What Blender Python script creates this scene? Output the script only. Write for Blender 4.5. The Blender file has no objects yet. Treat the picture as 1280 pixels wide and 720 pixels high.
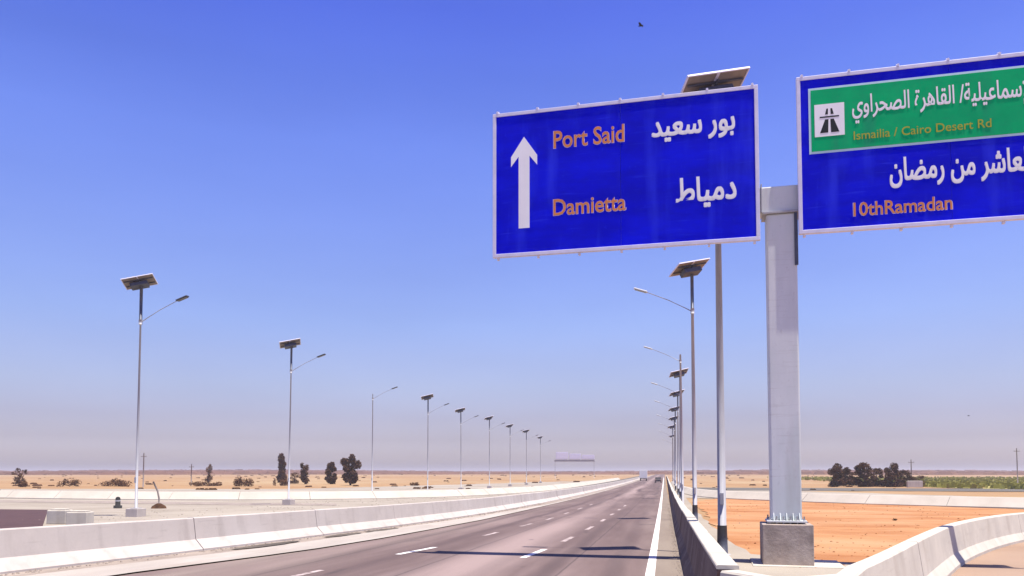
import bpy, bmesh, math, random
from mathutils import Vector, Matrix
random.seed(7)
sc = bpy.context.scene
C = sc.collection
PI = math.pi

# ------------------------------------------------------------------ camera
YAW = 0.1878
cam_d = bpy.data.cameras.new('camera')
cam_d.sensor_width = 36.0
cam_d.lens = 28.125
cam_d.shift_y = (229.0 - 1000 * math.tan(math.radians(3))) / 1280.0
cam_d.clip_start = 0.05
cam_d.clip_end = 30000
cam = bpy.data.objects.new('camera', cam_d)
C.objects.link(cam)
cam.location = (0, 0, 1.75)
cam.rotation_euler = (math.radians(93), 0, YAW)
sc.camera = cam

# ------------------------------------------------------------------ light
SUN_DIR = Vector((0.88, -0.36, 0)).normalized() * math.cos(math.radians(76)) + Vector((0, 0, math.sin(math.radians(76))))
sun_d = bpy.data.lights.new('sun', 'SUN')
sun_d.energy = 4.6
sun_d.angle = math.radians(0.5)
sun_d.color = (1.0, 0.93, 0.84)
sun = bpy.data.objects.new('sun', sun_d)
C.objects.link(sun)
sun.rotation_euler = SUN_DIR.to_track_quat('Z', 'Y').to_euler()
w = bpy.data.worlds.new('World')
sc.world = w
w.use_nodes = True
nt = w.node_tree
bg = nt.nodes['Background']
bg.inputs['Strength'].default_value = 0.14
sky = nt.nodes.new('ShaderNodeTexSky')
sky.sky_type = 'NISHITA'
sky.sun_disc = False
sky.sun_elevation = math.asin(SUN_DIR.z)
sky.sun_rotation = math.atan2(SUN_DIR.x, SUN_DIR.y)
sky.dust_density = 1.5
tc = nt.nodes.new('ShaderNodeTexCoord')
sx = nt.nodes.new('ShaderNodeSeparateXYZ')
rp = nt.nodes.new('ShaderNodeValToRGB')
mx = nt.nodes.new('ShaderNodeMix')
mx.data_type = 'RGBA'
mx.blend_type = 'MULTIPLY'
mx.inputs['Factor'].default_value = 1.0
nt.links.new(tc.outputs['Generated'], sx.inputs[0])
nt.links.new(sx.outputs['Z'], rp.inputs[0])
nt.links.new(sky.outputs[0], mx.inputs['A'])
nt.links.new(rp.outputs[0], mx.inputs['B'])
hn = nt.nodes.new('ShaderNodeTexNoise')
hn.inputs['Scale'].default_value = 2.2
hn.inputs['Detail'].default_value = 4
hm = nt.nodes.new('ShaderNodeMapping')
hm.inputs['Scale'].default_value = (1, 1, 4)
nt.links.new(tc.outputs['Generated'], hm.inputs[0])
nt.links.new(hm.outputs[0], hn.inputs['Vector'])
hr = nt.nodes.new('ShaderNodeMapRange')
hr.inputs['From Min'].default_value = .3
hr.inputs['From Max'].default_value = .7
hr.inputs['To Min'].default_value = .955
hr.inputs['To Max'].default_value = 1.045
nt.links.new(hn.outputs['Fac'], hr.inputs['Value'])
hv = nt.nodes.new('ShaderNodeVectorMath')
hv.operation = 'SCALE'
nt.links.new(mx.outputs['Result'], hv.inputs[0])
nt.links.new(hr.outputs[0], hv.inputs['Scale'])
nt.links.new(hv.outputs[0], bg.inputs['Color'])
# (sine of elevation, tint)
SKYT = [(0.0, (0.736, 0.655, 0.872)), (0.0139, (0.736, 0.655, 0.872)), (0.0278, (0.655, 0.589, 0.823)), (0.039, (0.563, 0.493, 0.69)), (0.0656, (0.52, 0.446, 0.613)), (0.1035, (0.55, 0.488, 0.639)), (0.1411, (0.554, 0.503, 0.674)), (0.1783, (0.548, 0.527, 0.737)), (0.2746, (0.506, 0.506, 0.815)), (0.3767, (0.463, 0.491, 0.929)), (0.4461, (0.355, 0.395, 0.878)), (0.5068, (0.295, 0.334, 0.897)), (0.75, (0.19, 0.21, 0.45)), (1.0, (0.12, 0.13, 0.27))]
cr = rp.color_ramp
cr.elements[0].position = SKYT[0][0]
cr.elements[0].color = (*SKYT[0][1], 1)
cr.elements[1].position = SKYT[-1][0]
cr.elements[1].color = (*SKYT[-1][1], 1)
for p_, c_ in SKYT[1:-1]:
    e = cr.elements.new(p_)
    e.color = (*c_, 1)

sc.view_settings.view_transform = 'Standard'
sc.view_settings.look = 'None'
sc.view_settings.exposure = 0.85
sc.view_settings.gamma = 1.0
sc.cycles.max_bounces = 6
sc.cycles.volume_bounces = 0


# ------------------------------------------------------------------ helpers
def zg(y):
    return -1.4 * (1 - math.exp(-y * .018 / 1.4)) if y > 0 else -.018 * y


def mat(name, c1, c2=None, scale=2.0, rough=.85, bump=0.0, metal=0.0, stretch=(1, 1, 1), c3=None, scale3=.3,
        lo=.35, hi=.65, spec=.3, w3=(.45, .7), bscale=None, bdist=.02):
    m = bpy.data.materials.new(name)
    m.use_nodes = True
    t = m.node_tree
    b = t.nodes['Principled BSDF']
    b.inputs['Roughness'].default_value = rough
    b.inputs['Metallic'].default_value = metal
    b.inputs['Specular IOR Level'].default_value = spec
    if c2 is None:
        c2 = tuple(x * .85 for x in c1)
    co = t.nodes.new('ShaderNodeTexCoord')
    mp = t.nodes.new('ShaderNodeMapping')
    mp.inputs['Scale'].default_value = stretch
    t.links.new(co.outputs['Object'], mp.inputs[0])

    def nz(s, d=6):
        n = t.nodes.new('ShaderNodeTexNoise')
        n.inputs['Scale'].default_value = s
        n.inputs['Detail'].default_value = d
        n.inputs['Roughness'].default_value = .62
        t.links.new(mp.outputs[0], n.inputs['Vector'])
        return n

    def ramp(n, a, z):
        r = t.nodes.new('ShaderNodeMapRange')
        r.inputs['From Min'].default_value = a
        r.inputs['From Max'].default_value = z
        t.links.new(n.outputs['Fac'], r.inputs['Value'])
        return r

    def mix(f, a, z):
        q = t.nodes.new('ShaderNodeMix')
        q.data_type = 'RGBA'
        t.links.new(f, q.inputs['Factor'])
        for s_, v in (('A', a), ('B', z)):
            if isinstance(v, tuple):
                q.inputs[s_].default_value = (*v, 1)
            else:
                t.links.new(v, q.inputs[s_])
        return q.outputs['Result']
    n1 = nz(scale)
    col = mix(ramp(n1, lo, hi).outputs[0], c1, c2)
    if c3:
        col = mix(ramp(nz(scale3, 4), *w3).outputs[0], col, c3)
    t.links.new(col, b.inputs['Base Color'])
    if bump:
        bp = t.nodes.new('ShaderNodeBump')
        bp.inputs['Strength'].default_value = bump
        bp.inputs['Distance'].default_value = bdist
        nb = nz(bscale or scale * 4, 5)
        t.links.new(nb.outputs['Fac'], bp.inputs['Height'])
        t.links.new(bp.outputs[0], b.inputs['Normal'])
    return m


M = {}
M['sand'] = mat('desert_sand', (.335, .215, .115), (.28, .165, .08), scale=.06, bump=.5, c3=(.37, .28, .165), scale3=.012,
                rough=.95, bscale=1.5, bdist=.1, spec=.1)
M['orange_sand'] = mat('orange_sand', (.42, .215, .098), (.31, .132, .054), scale=.55, bump=.9, c3=(.43, .255, .135), scale3=.22,
                       rough=.95, bscale=3, bdist=.08, stretch=(.5, 1, 1), spec=.1)
M['pale_gravel'] = mat('pale_gravel', (.325, .285, .235), (.265, .23, .185), scale=.35, bump=.6, c3=(.37, .33, .27), scale3=.08,
                       rough=.95, bscale=4, bdist=.05, spec=.1)
M['asphalt'] = mat('asphalt', (.150, .104, .094), (.110, .074, .067), scale=.9, bump=.35, c3=(.225, .162, .147), scale3=.42,
                   stretch=(1, .10, 1), rough=.88, bscale=60, bdist=.006, w3=(.5, .72))
M['old_asphalt'] = mat('worn_asphalt', (.29, .195, .135), (.235, .155, .105), scale=.8, bump=.4, c3=(.35, .25, .18), scale3=.2,
                       rough=.9, bscale=40, bdist=.008)
M['dark_asphalt'] = mat('fresh_asphalt', (.085, .045, .045), (.065, .035, .035), scale=1.2, bump=.3, rough=.9, bscale=30)
M['strip_asphalt'] = mat('grey_asphalt', (.13, .12, .10), (.10, .09, .075), scale=.2, rough=.9)
M['shoulder'] = mat('dusty_shoulder', (0.230, 0.189, 0.152), (0.192, 0.153, 0.124), scale=1.2, bump=.3, rough=.9, bscale=40,
                    bdist=.006, stretch=(1, .2, 1))
M['concrete'] = mat('cast_concrete', (.49, .44, .395), (.43, .385, .345), scale=1.6, bump=.25, c3=(.53, .485, .44), scale3=.4,
                    bscale=14, bdist=.01)
M['pale_concrete'] = mat('pale_concrete', (.56, .52, .44), (.47, .435, .37), scale=1.2, bump=.25, c3=(.40, .36, .29),
                         scale3=.5, bscale=12, bdist=.01, w3=(.58, .75))
M['block_concrete'] = mat('rough_concrete', (.42, .345, .29), (.30, .245, .205), scale=3.5, bump=.5, c3=(.52, .45, .385),
                          scale3=1.4, bscale=18, bdist=.02)
M['slab'] = mat('dusty_slab_concrete', (.41, .37, .325), (.34, .30, .26), scale=.9, bump=.3, c3=(.30, .25, .205), scale3=.6, stretch=(1, .25, 1), w3=(.5, .7))
M['shade_dark'] = mat('shade_darkened_concrete', (.115, .070, .062), (.075, .044, .040), scale=1.5, bump=.3, c3=(.17, .12, .105), scale3=.5, bscale=12, bdist=.01)  # shade of the barrier's road side painted into the base colour
M['berm'] = mat('chalky_concrete', (.50, .455, .385), (.43, .39, .325), scale=.5, bump=.2, rough=.95)
M['dirt'] = mat('road_dirt', (.33, .275, .23), (.22, .18, .15), scale=1.5, bump=.5, stretch=(1, .4, 1))
M['gap_shade'] = mat('painted_gap_shade', (.06, .05, .04), (.12, .10, .08), scale=1.2, bump=.5, stretch=(1, .5, 1))  # dark colour for the painted shade at the barrier foot
M['line'] = mat('road_paint', (.78, .74, .70), (.60, .54, .50), scale=3, stretch=(1, .3, 1), lo=.5, hi=.75, rough=.7)
M['worn_line'] = mat('worn_road_paint', (.48, .40, .375), (.20, .145, .135), scale=5, lo=.42, hi=.6, rough=.8)
M['galv'] = mat('galvanised_steel', (.42, .42, .44), (.34, .34, .36), scale=5, rough=.65, metal=.15, stretch=(1, 1, .15), spec=.35)
M['galv_paint'] = mat('grey_painted_steel', (.66, .68, .68), (.57, .59, .60), scale=2.2, rough=.5, stretch=(1, 1, .25), spec=.4,
                      c3=(0.585, 0.653, 0.622), scale3=1.1)
M['dark_metal'] = mat('dark_steel', (.10, .11, .14), (.07, .075, .10), scale=6, rough=.5, metal=.3)
M['blue'] = mat('blue_reflective_sheet', (0.000, 0.001, 0.630), (0.000, 0.001, 0.500), scale=1.3, rough=.5, spec=.06,
                c3=(0.001, 0.005, 0.782), scale3=.8, stretch=(.6, 1, 1.6))
M['green'] = mat('green_reflective_sheet', (0.000, 0.455, 0.155), (0.000, 0.374, 0.136), scale=1.6, rough=.5, spec=.06)
M['white'] = mat('white_reflective_sheet', (.90, .90, .90), (.86, .86, .87), scale=3, rough=.5)
M['frame'] = mat('pale_aluminium', (.72, .70, .84), (.62, .62, .76), scale=4, rough=.5, metal=.1)
M['frame_cyan'] = mat('pale_border_sheet', (.55, .76, .82), (.48, .68, .76), scale=4, rough=.5)
M['orange'] = mat('orange_lettering', (.72, .26, .07), (.62, .21, .06), scale=6, rough=.5)
M['yellow'] = mat('yellow_lettering', (.42, .44, .03), (.34, .38, .03), scale=6, rough=.5)
M['pink'] = mat('pale_outline', (.74, .62, .72), (.66, .54, .66), scale=6, rough=.5)
M['black'] = mat('black_print', (.01, .01, .012), (.015, .015, .015), scale=6, rough=.5)
M['backsheet'] = mat('panel_backsheet', (.27, .23, .205), (.21, .18, .16), scale=3, rough=.7)
M['cells'] = mat('solar_cells', (.012, .016, .05), (.018, .022, .06), scale=8, rough=.2, spec=.5)
M['leaf_dark'] = mat('dark_foliage', (.12, .056, .022), (.038, .017, .008), scale=1.6, rough=.9)
M['leaf_brown'] = mat('dry_brush', (.17, .085, .035), (.09, .045, .020), scale=1.2, rough=.95)
M['bark'] = mat('tree_bark', (.10, .065, .045), (.06, .04, .03), scale=5, rough=.95)
M['field'] = mat('crop_leaves', (.33, .31, .06), (.24, .23, .05), scale=.05, rough=.95)
M['fieldsoil'] = mat('field_soil', (.32, .27, .08), (.26, .23, .065), scale=.08, rough=.95)
M['ridge'] = mat('distant_scrub', (.17, .075, .04), (.11, .05, .028), scale=.01, rough=.95)
M['vwhite'] = mat('white_car_paint', (.75, .75, .74), (.70, .70, .69), scale=2, rough=.35, spec=.5)
M['vdark'] = mat('dark_car_paint', (.045, .04, .045), (.06, .05, .055), scale=2, rough=.35, spec=.5)
M['glass'] = mat('vehicle_glass', (.02, .025, .03), (.03, .035, .04), scale=2, rough=.1, spec=.6)
M['rubber'] = mat('rubber', (.02, .02, .02), (.03, .03, .03), scale=4, rough=.9)
M['wood'] = mat('weathered_pole', (.24, .20, .19), (.19, .16, .15), scale=3, rough=.9)


def asphalt_tracks(m, tracks=True):
    """wheel tracks, seams, dusty edges and wear added to the asphalt's own colour"""
    t = m.node_tree
    b = t.nodes['Principled BSDF']
    src = b.inputs['Base Color'].links[0].from_socket
    N = t.nodes.new
    L = t.links.new
    co = N('ShaderNodeTexCoord')
    sp = N('ShaderNodeSeparateXYZ')
    L(co.outputs['Object'], sp.inputs[0])

    def math_(op, a, b_=None, c=None):
        n = N('ShaderNodeMath')
        n.operation = op
        for i, v in enumerate((a, b_, c)):
            if v is None:
                continue
            if isinstance(v, (int, float)):
                n.inputs[i].default_value = v
            else:
                L(v, n.inputs[i])
        return n.outputs[0]

    def noise(scale, st, d=5):
        mp = N('ShaderNodeMapping')
        mp.inputs['Scale'].default_value = st
        L(co.outputs['Object'], mp.inputs[0])
        n = N('ShaderNodeTexNoise')
        n.inputs['Scale'].default_value = scale
        n.inputs['Detail'].default_value = d
        L(mp.outputs[0], n.inputs['Vector'])
        return n.outputs['Fac']

    def rng(v, a, z, lo=0., hi=1.):
        n = N('ShaderNodeMapRange')
        n.inputs['From Min'].default_value = a
        n.inputs['From Max'].default_value = z
        n.inputs['To Min'].default_value = lo
        n.inputs['To Max'].default_value = hi
        L(v, n.inputs['Value'])
        return n.outputs[0]

    def mixc(f, a, c):
        q = N('ShaderNodeMix')
        q.data_type = 'RGBA'
        L(f, q.inputs['Factor'])
        L(a, q.inputs['A'])
        q.inputs['B'].default_value = (*c, 1)
        return q.outputs['Result']
    X = sp.outputs['X']
    Y = sp.outputs['Y']
    wob_ = math_('MULTIPLY_ADD', noise(.05, (1, 1, 1), 2), 1.2, -.6)
    xs_ = math_('ADD', X, wob_)
    # wheel tracks every 1.35 m
    ph = math_('SINE', math_('MULTIPLY', xs_, 2 * PI / 1.36))
    tr = math_('MULTIPLY', rng(ph, .2, 1.), rng(noise(.5, (1, .05, 1)), .35, .65, .1, .75))
    col = mixc(tr, src, (.070, .047, .045))
    # polished pale wear down the middle lane and dust blown in from both edges
    wear = math_('MULTIPLY', rng(math_('ABSOLUTE', math_('ADD', xs_, 4.3)), 1.3, .2), rng(noise(.35, (1, .07, 1)), .36, .56, 0, .9))
    col = mixc(wear, col, (.29, .215, .195))
    dl_ = math_('MULTIPLY', rng(xs_, -6.6, -9.2), rng(noise(.9, (1, .12, 1)), .35, .7, .1, .9))
    col = mixc(dl_, col, (.25, .195, .165))
    dr_ = math_('MULTIPLY', rng(xs_, -1.5, -.2), rng(noise(1.1, (1, .10, 1)), .35, .7, .0, .75))
    col = mixc(dr_, col, (.24, .185, .165))
    # paving seams along the road, and oily spots
    for sx_ in (-2.05, -5.05, -7.7):
        sm = rng(math_('ABSOLUTE', math_('ADD', math_('ADD', X, -sx_), math_('MULTIPLY_ADD', noise(.8, (1, 1, 1)), .08, -.04))), .035, .012)
        col = mixc(math_('MULTIPLY', sm, .6), col, (.05, .036, .036))
    oil = rng(noise(1.3, (1, .3, 1), 3), .66, .75, 0, .6)
    col = mixc(oil, col, (.055, .042, .042))
    gr_ = rng(noise(45., (1, 1, 1), 2), .3, .7, .86, 1.12)
    q = N('ShaderNodeMix')
    q.data_type = 'RGBA'
    q.blend_type = 'MULTIPLY'
    q.inputs['Factor'].default_value = 1
    L(col, q.inputs['A'])
    cb = N('ShaderNodeCombineColor')
    for i in range(3):
        L(gr_, cb.inputs[i])
    L(cb.outputs[0], q.inputs['B'])
    L(q.outputs['Result'], b.inputs['Base Color'])


asphalt_tracks(M['asphalt'])


def grime(m, col, amt, foot=(.28, .02)):
    """rain streaks and scuffs on cast concrete"""
    t = m.node_tree
    b = t.nodes['Principled BSDF']
    src = b.inputs['Base Color'].links[0].from_socket
    co = t.nodes.new('ShaderNodeTexCoord')
    cur = src
    for sc_, st, a, z, k in ((2.2, (1, 1, .12), .54, .72, amt), (5., (.25, .25, 3), .60, .75, amt * .8), (14., (1, 1, .6), .62, .78, amt * .7)):
        mp = t.nodes.new('ShaderNodeMapping')
        mp.inputs['Scale'].default_value = st
        t.links.new(co.outputs['Object'], mp.inputs[0])
        n = t.nodes.new('ShaderNodeTexNoise')
        n.inputs['Scale'].default_value = sc_
        n.inputs['Detail'].default_value = 5
        t.links.new(mp.outputs[0], n.inputs['Vector'])
        r_ = t.nodes.new('ShaderNodeMapRange')
        r_.inputs['From Min'].default_value = a
        r_.inputs['From Max'].default_value = z
        r_.inputs['To Max'].default_value = k
        t.links.new(n.outputs['Fac'], r_.inputs['Value'])
        q = t.nodes.new('ShaderNodeMix')
        q.data_type = 'RGBA'
        t.links.new(r_.outputs[0], q.inputs['Factor'])
        t.links.new(cur, q.inputs['A'])
        q.inputs['B'].default_value = (*col, 1)
        cur = q.outputs['Result']
    t.links.new(cur, b.inputs['Base Color'])


grime(M['concrete'], (.30, .26, .23), .45)
grime(M['pale_concrete'], (.36, .31, .25), .4)
grime(M['block_concrete'], (.20, .16, .13), .6)
grime(M['shade_dark'], (.24, .18, .16), .7)
grime(M['galv_paint'], (.42, .40, .38), .5)
grime(M['blue'], (.03, .05, .80), .5)
grime(M['green'], (.02, .24, .14), .5)
grime(M['white'], (.70, .68, .66), .15)


def link(name, bm, m, parent=None, smooth=False):
    me = bpy.data.meshes.new(name)
    bm.to_mesh(me)
    bm.free()
    if smooth:
        for p in me.polygons:
            p.use_smooth = True
    o = bpy.data.objects.new(name, me)
    C.objects.link(o)
    if m is not None:
        me.materials.append(M[m] if isinstance(m, str) else m)
    if parent:
        o.parent = parent
    return o


def tag(o, label, cat, group=None):
    o['label'] = label
    o['category'] = cat
    if group:
        o['group'] = group
    return o


def thing(name, label, cat, loc=(0, 0, 0), rz=0, group=None):
    o = bpy.data.objects.new(name, None)
    C.objects.link(o)
    o.location = loc
    o.rotation_euler = (0, 0, rz)
    return tag(o, label, cat, group)


def struct(name, bm, m, parent=None):
    o = link(name, bm, m, parent)
    if not parent:
        o['kind'] = 'structure'
    return o


def B():
    return bmesh.new()


def box(bm, x0, x1, y0, y1, z0, z1, bevel=0, mtx=None):
    r = bmesh.ops.create_cube(bm, size=1)
    vs = r['verts']
    bmesh.ops.scale(bm, vec=(x1 - x0, y1 - y0, z1 - z0), verts=vs)
    bmesh.ops.translate(bm, vec=((x0 + x1) / 2, (y0 + y1) / 2, (z0 + z1) / 2), verts=vs)
    if bevel:
        es = list({e for v in vs for e in v.link_edges})
        rr = bmesh.ops.bevel(bm, geom=es, offset=bevel, segments=2, affect='EDGES', profile=.5)
        vs = list({v for f in rr['faces'] for v in f.verts} | {v for v in vs if v.is_valid})
    if mtx is not None:
        bmesh.ops.transform(bm, matrix=mtx, verts=vs)
    return vs


def tube(bm, pts, rads, n=10, cap=True):
    rings = []
    pts = [Vector(p) for p in pts]
    for i, p in enumerate(pts):
        d = (pts[min(i + 1, len(pts) - 1)] - pts[max(i - 1, 0)]).normalized()
        a = Vector((1, 0, 0)) if abs(d.x) < .9 else Vector((0, 1, 0))
        u = d.cross(a).normalized()
        v = d.cross(u).normalized()
        r = rads[i] if isinstance(rads, (list, tuple)) else rads
        rings.append([bm.verts.new(p + u * (math.cos(2 * PI * k / n) * r) + v * (math.sin(2 * PI * k / n) * r)) for k in range(n)])
    for a, b in zip(rings, rings[1:]):
        for k in range(n):
            f = bm.faces.new((a[k], a[(k + 1) % n], b[(k + 1) % n], b[k]))
            f.smooth = True
    if cap:
        bm.faces.new(rings[0])
        bm.faces.new(rings[-1][::-1])


def fix(bm):
    bmesh.ops.recalc_face_normals(bm, faces=bm.faces[:])
    return bm


YS = [y for y in range(-30, 60, 2)] + [60 + 4 * i for i in range(20)] + [150 + 15 * i for i in range(12)] + [350 + 60 * i for i in range(20)]


def sheet(poly, off, ys=YS):
    """flat polygon laid on the gently falling ground"""
    bm = B()
    bm.faces.new([bm.verts.new((x, y, 0)) for x, y in poly])
    bmesh.ops.triangulate(bm, faces=bm.faces[:])
    y0 = min(p[1] for p in poly)
    y1 = max(p[1] for p in poly)
    for y in ys:
        if y0 < y < y1:
            bmesh.ops.bisect_plane(bm, geom=bm.verts[:] + bm.edges[:] + bm.faces[:], plane_co=(0, y, 0), plane_no=(0, 1, 0), dist=1e-4)
    for v in bm.verts:
        v.co.z = zg(v.co.y) + off
    bm.normal_update()
    if bm.faces and sum(f.normal.z for f in bm.faces) < 0:
        bmesh.ops.reverse_faces(bm, faces=bm.faces[:])
    return bm


def wob(pts, amp, step=.6):
    """ragged natural outline"""
    out = []
    n = len(pts)
    for i in range(n):
        a = Vector(pts[i])
        b = Vector(pts[(i + 1) % n])
        k = max(1, int((b - a).length / step))
        if k > 60:
            k = 60
        nn = (b - a).normalized()
        nn = Vector((-nn.y, nn.x))
        for j in range(k):
            p = a.lerp(b, j / k) + nn * random.uniform(-amp, amp)
            out.append((p.x, p.y))
    return out


def interp(tab, y):
    if y <= tab[0][0]:
        return tab[0][1]
    for (a, va), (b, vb) in zip(tab, tab[1:]):
        if y <= b:
            return va + (vb - va) * (y - a) / (b - a)
    return tab[-1][1]


# ------------------------------------------------------------------ ground
EDGE = [(-20, -12.4), (5, -10.9), (14.7, -10.06), (16.9, -9.53), (20.2, -9.05), (24.3, -8.74), (29, -8.57), (36, -8.35), (65, -8.3), (140, -8.3), (240, -8.3), (1500, -8.3)]
MED = [(-20, -14.2), (5, -13.4), (13.8, -12.5), (16, -12.2), (20, -11.6), (25, -11.2), (30, -10.6), (41, -9.9), (60, -9.55), (88, -9.5), (140, -9.5), (1500, -9.5)]


def rad_axis(far):
    out = [0.]
    s = 4.
    while out[-1] < far:
        out.append(out[-1] + s)
        if out[-1] > 80:
            s *= 1.18
    return out


ax = rad_axis(9000)
xs = sorted({-v for v in ax} | set(ax))
ys_ = sorted({-v for v in ax if v < 400} | set(ax))
bm = B()
grid = []
rnd = random.Random(3)
for y in ys_:
    row = []
    for x in xs:
        far = max(0, min(1, (y - 105) / 80.)) + max(0, min(1, (abs(x) - 70) / 60.))
        dz = rnd.uniform(-.12, .12) * min(1, far) if max(abs(x), y) < 1500 and not (-16 < x < 5) else 0
        row.append(bm.verts.new((x, y, zg(y) - .05 + dz - .05 * min(1, far))))
    grid.append(row)
for a, b in zip(grid, grid[1:]):
    for i in range(len(xs) - 1):
        bm.faces.new((a[i], a[i + 1], b[i + 1], b[i]))
struct('desert_ground', bm, 'sand')

# pale gravel between and beside the carriageways (left), and round the ramp (right)
struct('gravel_ground', sheet(wob([(-62, -20), (-62, 66), (-34, 100), (-19, 160), (-15, 400), (-9.4, 400), (-9.4, 60), (-11, 24), (-14, -20)], .5, 3), -.03), 'pale_gravel')
struct('left_verge', sheet(wob([(-170, 60), (-64, 64), (-33, 98), (-20, 180), (-18, 300), (-60, 122), (-170, 96)], 1.2, 4), -.034), 'pale_gravel')
struct('right_verge', sheet(wob([(1.0, 84), (6, 84), (16, 69), (32, 50), (80, 20), (90, 34), (40, 86), (20, 122), (1.4, 150)], .8, 4), -.028), 'pale_gravel')

# main carriageway
rl = [(interp(EDGE, y), y) for y in YS if y <= 1300]
road = struct('highway_road', sheet([(.40, -20), (.40, 1290)] + rl[::-1], 0.0), 'asphalt')
struct('road_shoulder', sheet([(-.20, 7), (-.20, 400), (.38, 400), (.38, 7)], .004), 'shoulder')
for y0, y1, a, b in [(-20, 400, -.38, -.20)]:
    link('edge_line', sheet([(a, y0), (b, y0), (b, y1), (a, y1)], .009), 'line', road)
# lane dashes: two rows
ROW1 = [(10, -3.8), (16, -3.45), (18.7, -3.32), (21, -3.17), (24.2, -3.02), (26.7, -2.95), (34, -2.83), (60, -2.8), (200, -2.8)]
ROW2 = [(10, -7.2), (16, -6.75), (19.3, -6.45), (21.1, -6.21), (26, -5.92), (32, -5.7), (37, -5.45), (60, -5.4), (200, -5.4)]


def dash(row, y0, y1, wd, m='line'):
    n = 4
    L = [(interp(row, y0 + (y1 - y0) * i / n) - wd / 2, y0 + (y1 - y0) * i / n) for i in range(n + 1)]
    Rr = [(x + wd, y) for x, y in L]
    link('lane_dash', sheet(L + Rr[::-1], .006), m, road)


for y0, y1 in [(8.5, 11), (18.8, 21.3), (24.0, 26.3), (30.2, 32.4), (36.5, 38.6), (43, 45), (50, 52), (57, 59.5)]:
    dash(ROW1, y0, y1, .16, 'line' if y0 < 20 else 'worn_line')
for y0, y1 in [(13.2, 15.3), (19.0, 21.3), (26.1, 28.0), (31.9, 34), (37.3, 39.5), (44, 46), (51, 53.5), (59, 61)]:
    dash(ROW2, y0, y1, .16, 'line' if 14 < y0 < 20 else 'worn_line')

# left gutter: raised pale slab along the road edge, dirt behind it
gl = [(x - 1.45 if y < 30 else x - max(.25, 1.45 - (y - 30) * .04), y) for x, y in rl if y > -20 and y < 700]
gr = [(x + .02, y) for x, y in rl if y > -20 and y < 700]
struct('gutter_slab', sheet(gr + gl[::-1], .03), 'slab')
dl = [(interp(MED, y) + .3, y) for x, y in gl]
struct('dirt_strip', sheet([(x + .05, y) for x, y in gl] + [(x - .6, y) for x, y in dl][::-1], .012), 'dirt')
for a, b in [(19.2, 22.3), (24.0, 26.3), (26.8, 29.2)]:
    n = 8
    Lp = []
    Rp = []
    for i in range(n + 1):
        y = a + (b - a) * i / n
        c = interp(MED, y) + .48 + .22
        wv = .24 * math.sin(PI * min(.96, max(.04, i / n))) ** .5
        Lp.append((c - wv, y))
        Rp.append((c + wv * random.uniform(.8, 1.3), y))
    struct('gap_shade_streak', sheet(Lp + Rp[::-1], .034), 'gap_shade')  # painted shade of the gap between barrier foot and slab

# opposite carriageway showing beyond the barrier, and a piece of fresh asphalt far left
struct('opposite_road', sheet([(-15.4, 76), (-14.0, 76), (-12.9, 84), (-12.9, 600), (-16.5, 600), (-15.9, 110)], -.008), 'strip_asphalt')
struct('side_road', sheet([(-60, 42.6), (-37, 42.9), (-24.2, 27.8), (-22.8, 25.6), (-40, 12), (-60, 12)], -.006), 'dark_asphalt')

# right: exit ramp surface, orange sand inside the gore, concrete strip beside the barrier
RAMP = [(1.93, 9.2), (2.71, 11.0), (4.46, 15.4), (6.44, 20.1), (9.2, 25.3), (11.9, 29.3), (16.5, 34), (23, 39), (34, 45), (50, 50)]
struct('exit_ramp', sheet([(.42, -20), (.42, 8.7), (1.4, 8.5)] + [(x + .1, y) for x, y in RAMP] + [(60, 44), (60, -20)], -.003), 'old_asphalt')
struct('gore_sand', sheet(wob([(1.2, 10), (2.2, 18), (2.0, 21.5), (1.8, 30), (2.4, 50), (2.2, 70), (5.5, 82), (16, 67), (34, 46), (24, 39), (16, 33.6), (8.8, 25.3), (6, 20.3), (4.1, 15.6), (2.3, 11.2)], .22, 1.4), -.022), 'orange_sand')
struct('gore_paving', sheet(wob([(.6, 9), (1.9, 9.2), (2.6, 11.2), (4.3, 15.8), (4.9, 18.2), (3.3, 20.2), (2.2, 21.2), (2.0, 24), (1.9, 40), (2.1, 84), (.7, 84)], .07, 1.2), -.012), 'pale_gravel')

struct('far_road', sheet([(1.6, 124), (1.6, 150), (50, 150), (150, 128), (240, 100), (240, 84), (150, 108), (50, 126)], -.02), 'strip_asphalt')
struct('kerb_shade_strip', sheet([(-61.9, 60.4), (-52.0, 60.3), (-45.4, 60.7), (-33.2, 58.7), (-25.0, 58.6), (-23.4, 54.9), (-30.5, 53.9), (-41.2, 55.1), (-47.9, 55.5), (-56.8, 55.5)], -.016), 'dirt')  # darker strip laid as the shadow line of a kerb
# far scrub line on the horizon
bm = B()
rnd = random.Random(11)
for i in range(5200):
    a = rnd.uniform(-1.05, .75)
    d = rnd.uniform(800, 1500)
    x, y = math.sin(a) * d, math.cos(a) * d
    h = rnd.uniform(3.4, 6.4) * (d / 2000) * (1.25 + .35 * math.sin(a * 9))
    wd = rnd.uniform(6, 18)
    z = zg(y) - .5
    t1, t2 = Vector((math.cos(a), -math.sin(a), 0)), Vector((math.sin(a), math.cos(a), 0))
    c = Vector((x, y, z))
    base = [bm.verts.new(c + t1 * (wd * math.cos(k * PI / 3)) + t2 * (wd * .6 * math.sin(k * PI / 3))) for k in range(6)]
    top = [bm.verts.new(v.co.lerp(c, .4) + Vector((0, 0, h * rnd.uniform(.7, 1)))) for v in base]
    for k in range(6):
        bm.faces.new((base[k], base[(k + 1) % 6], top[(k + 1) % 6], top[k]))
    bm.faces.new(top)
o = link('distant_scrubland', bm, 'ridge')
o['kind'] = 'stuff'
o['label'] = 'thin brown line of scrub along the whole horizon'


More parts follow.
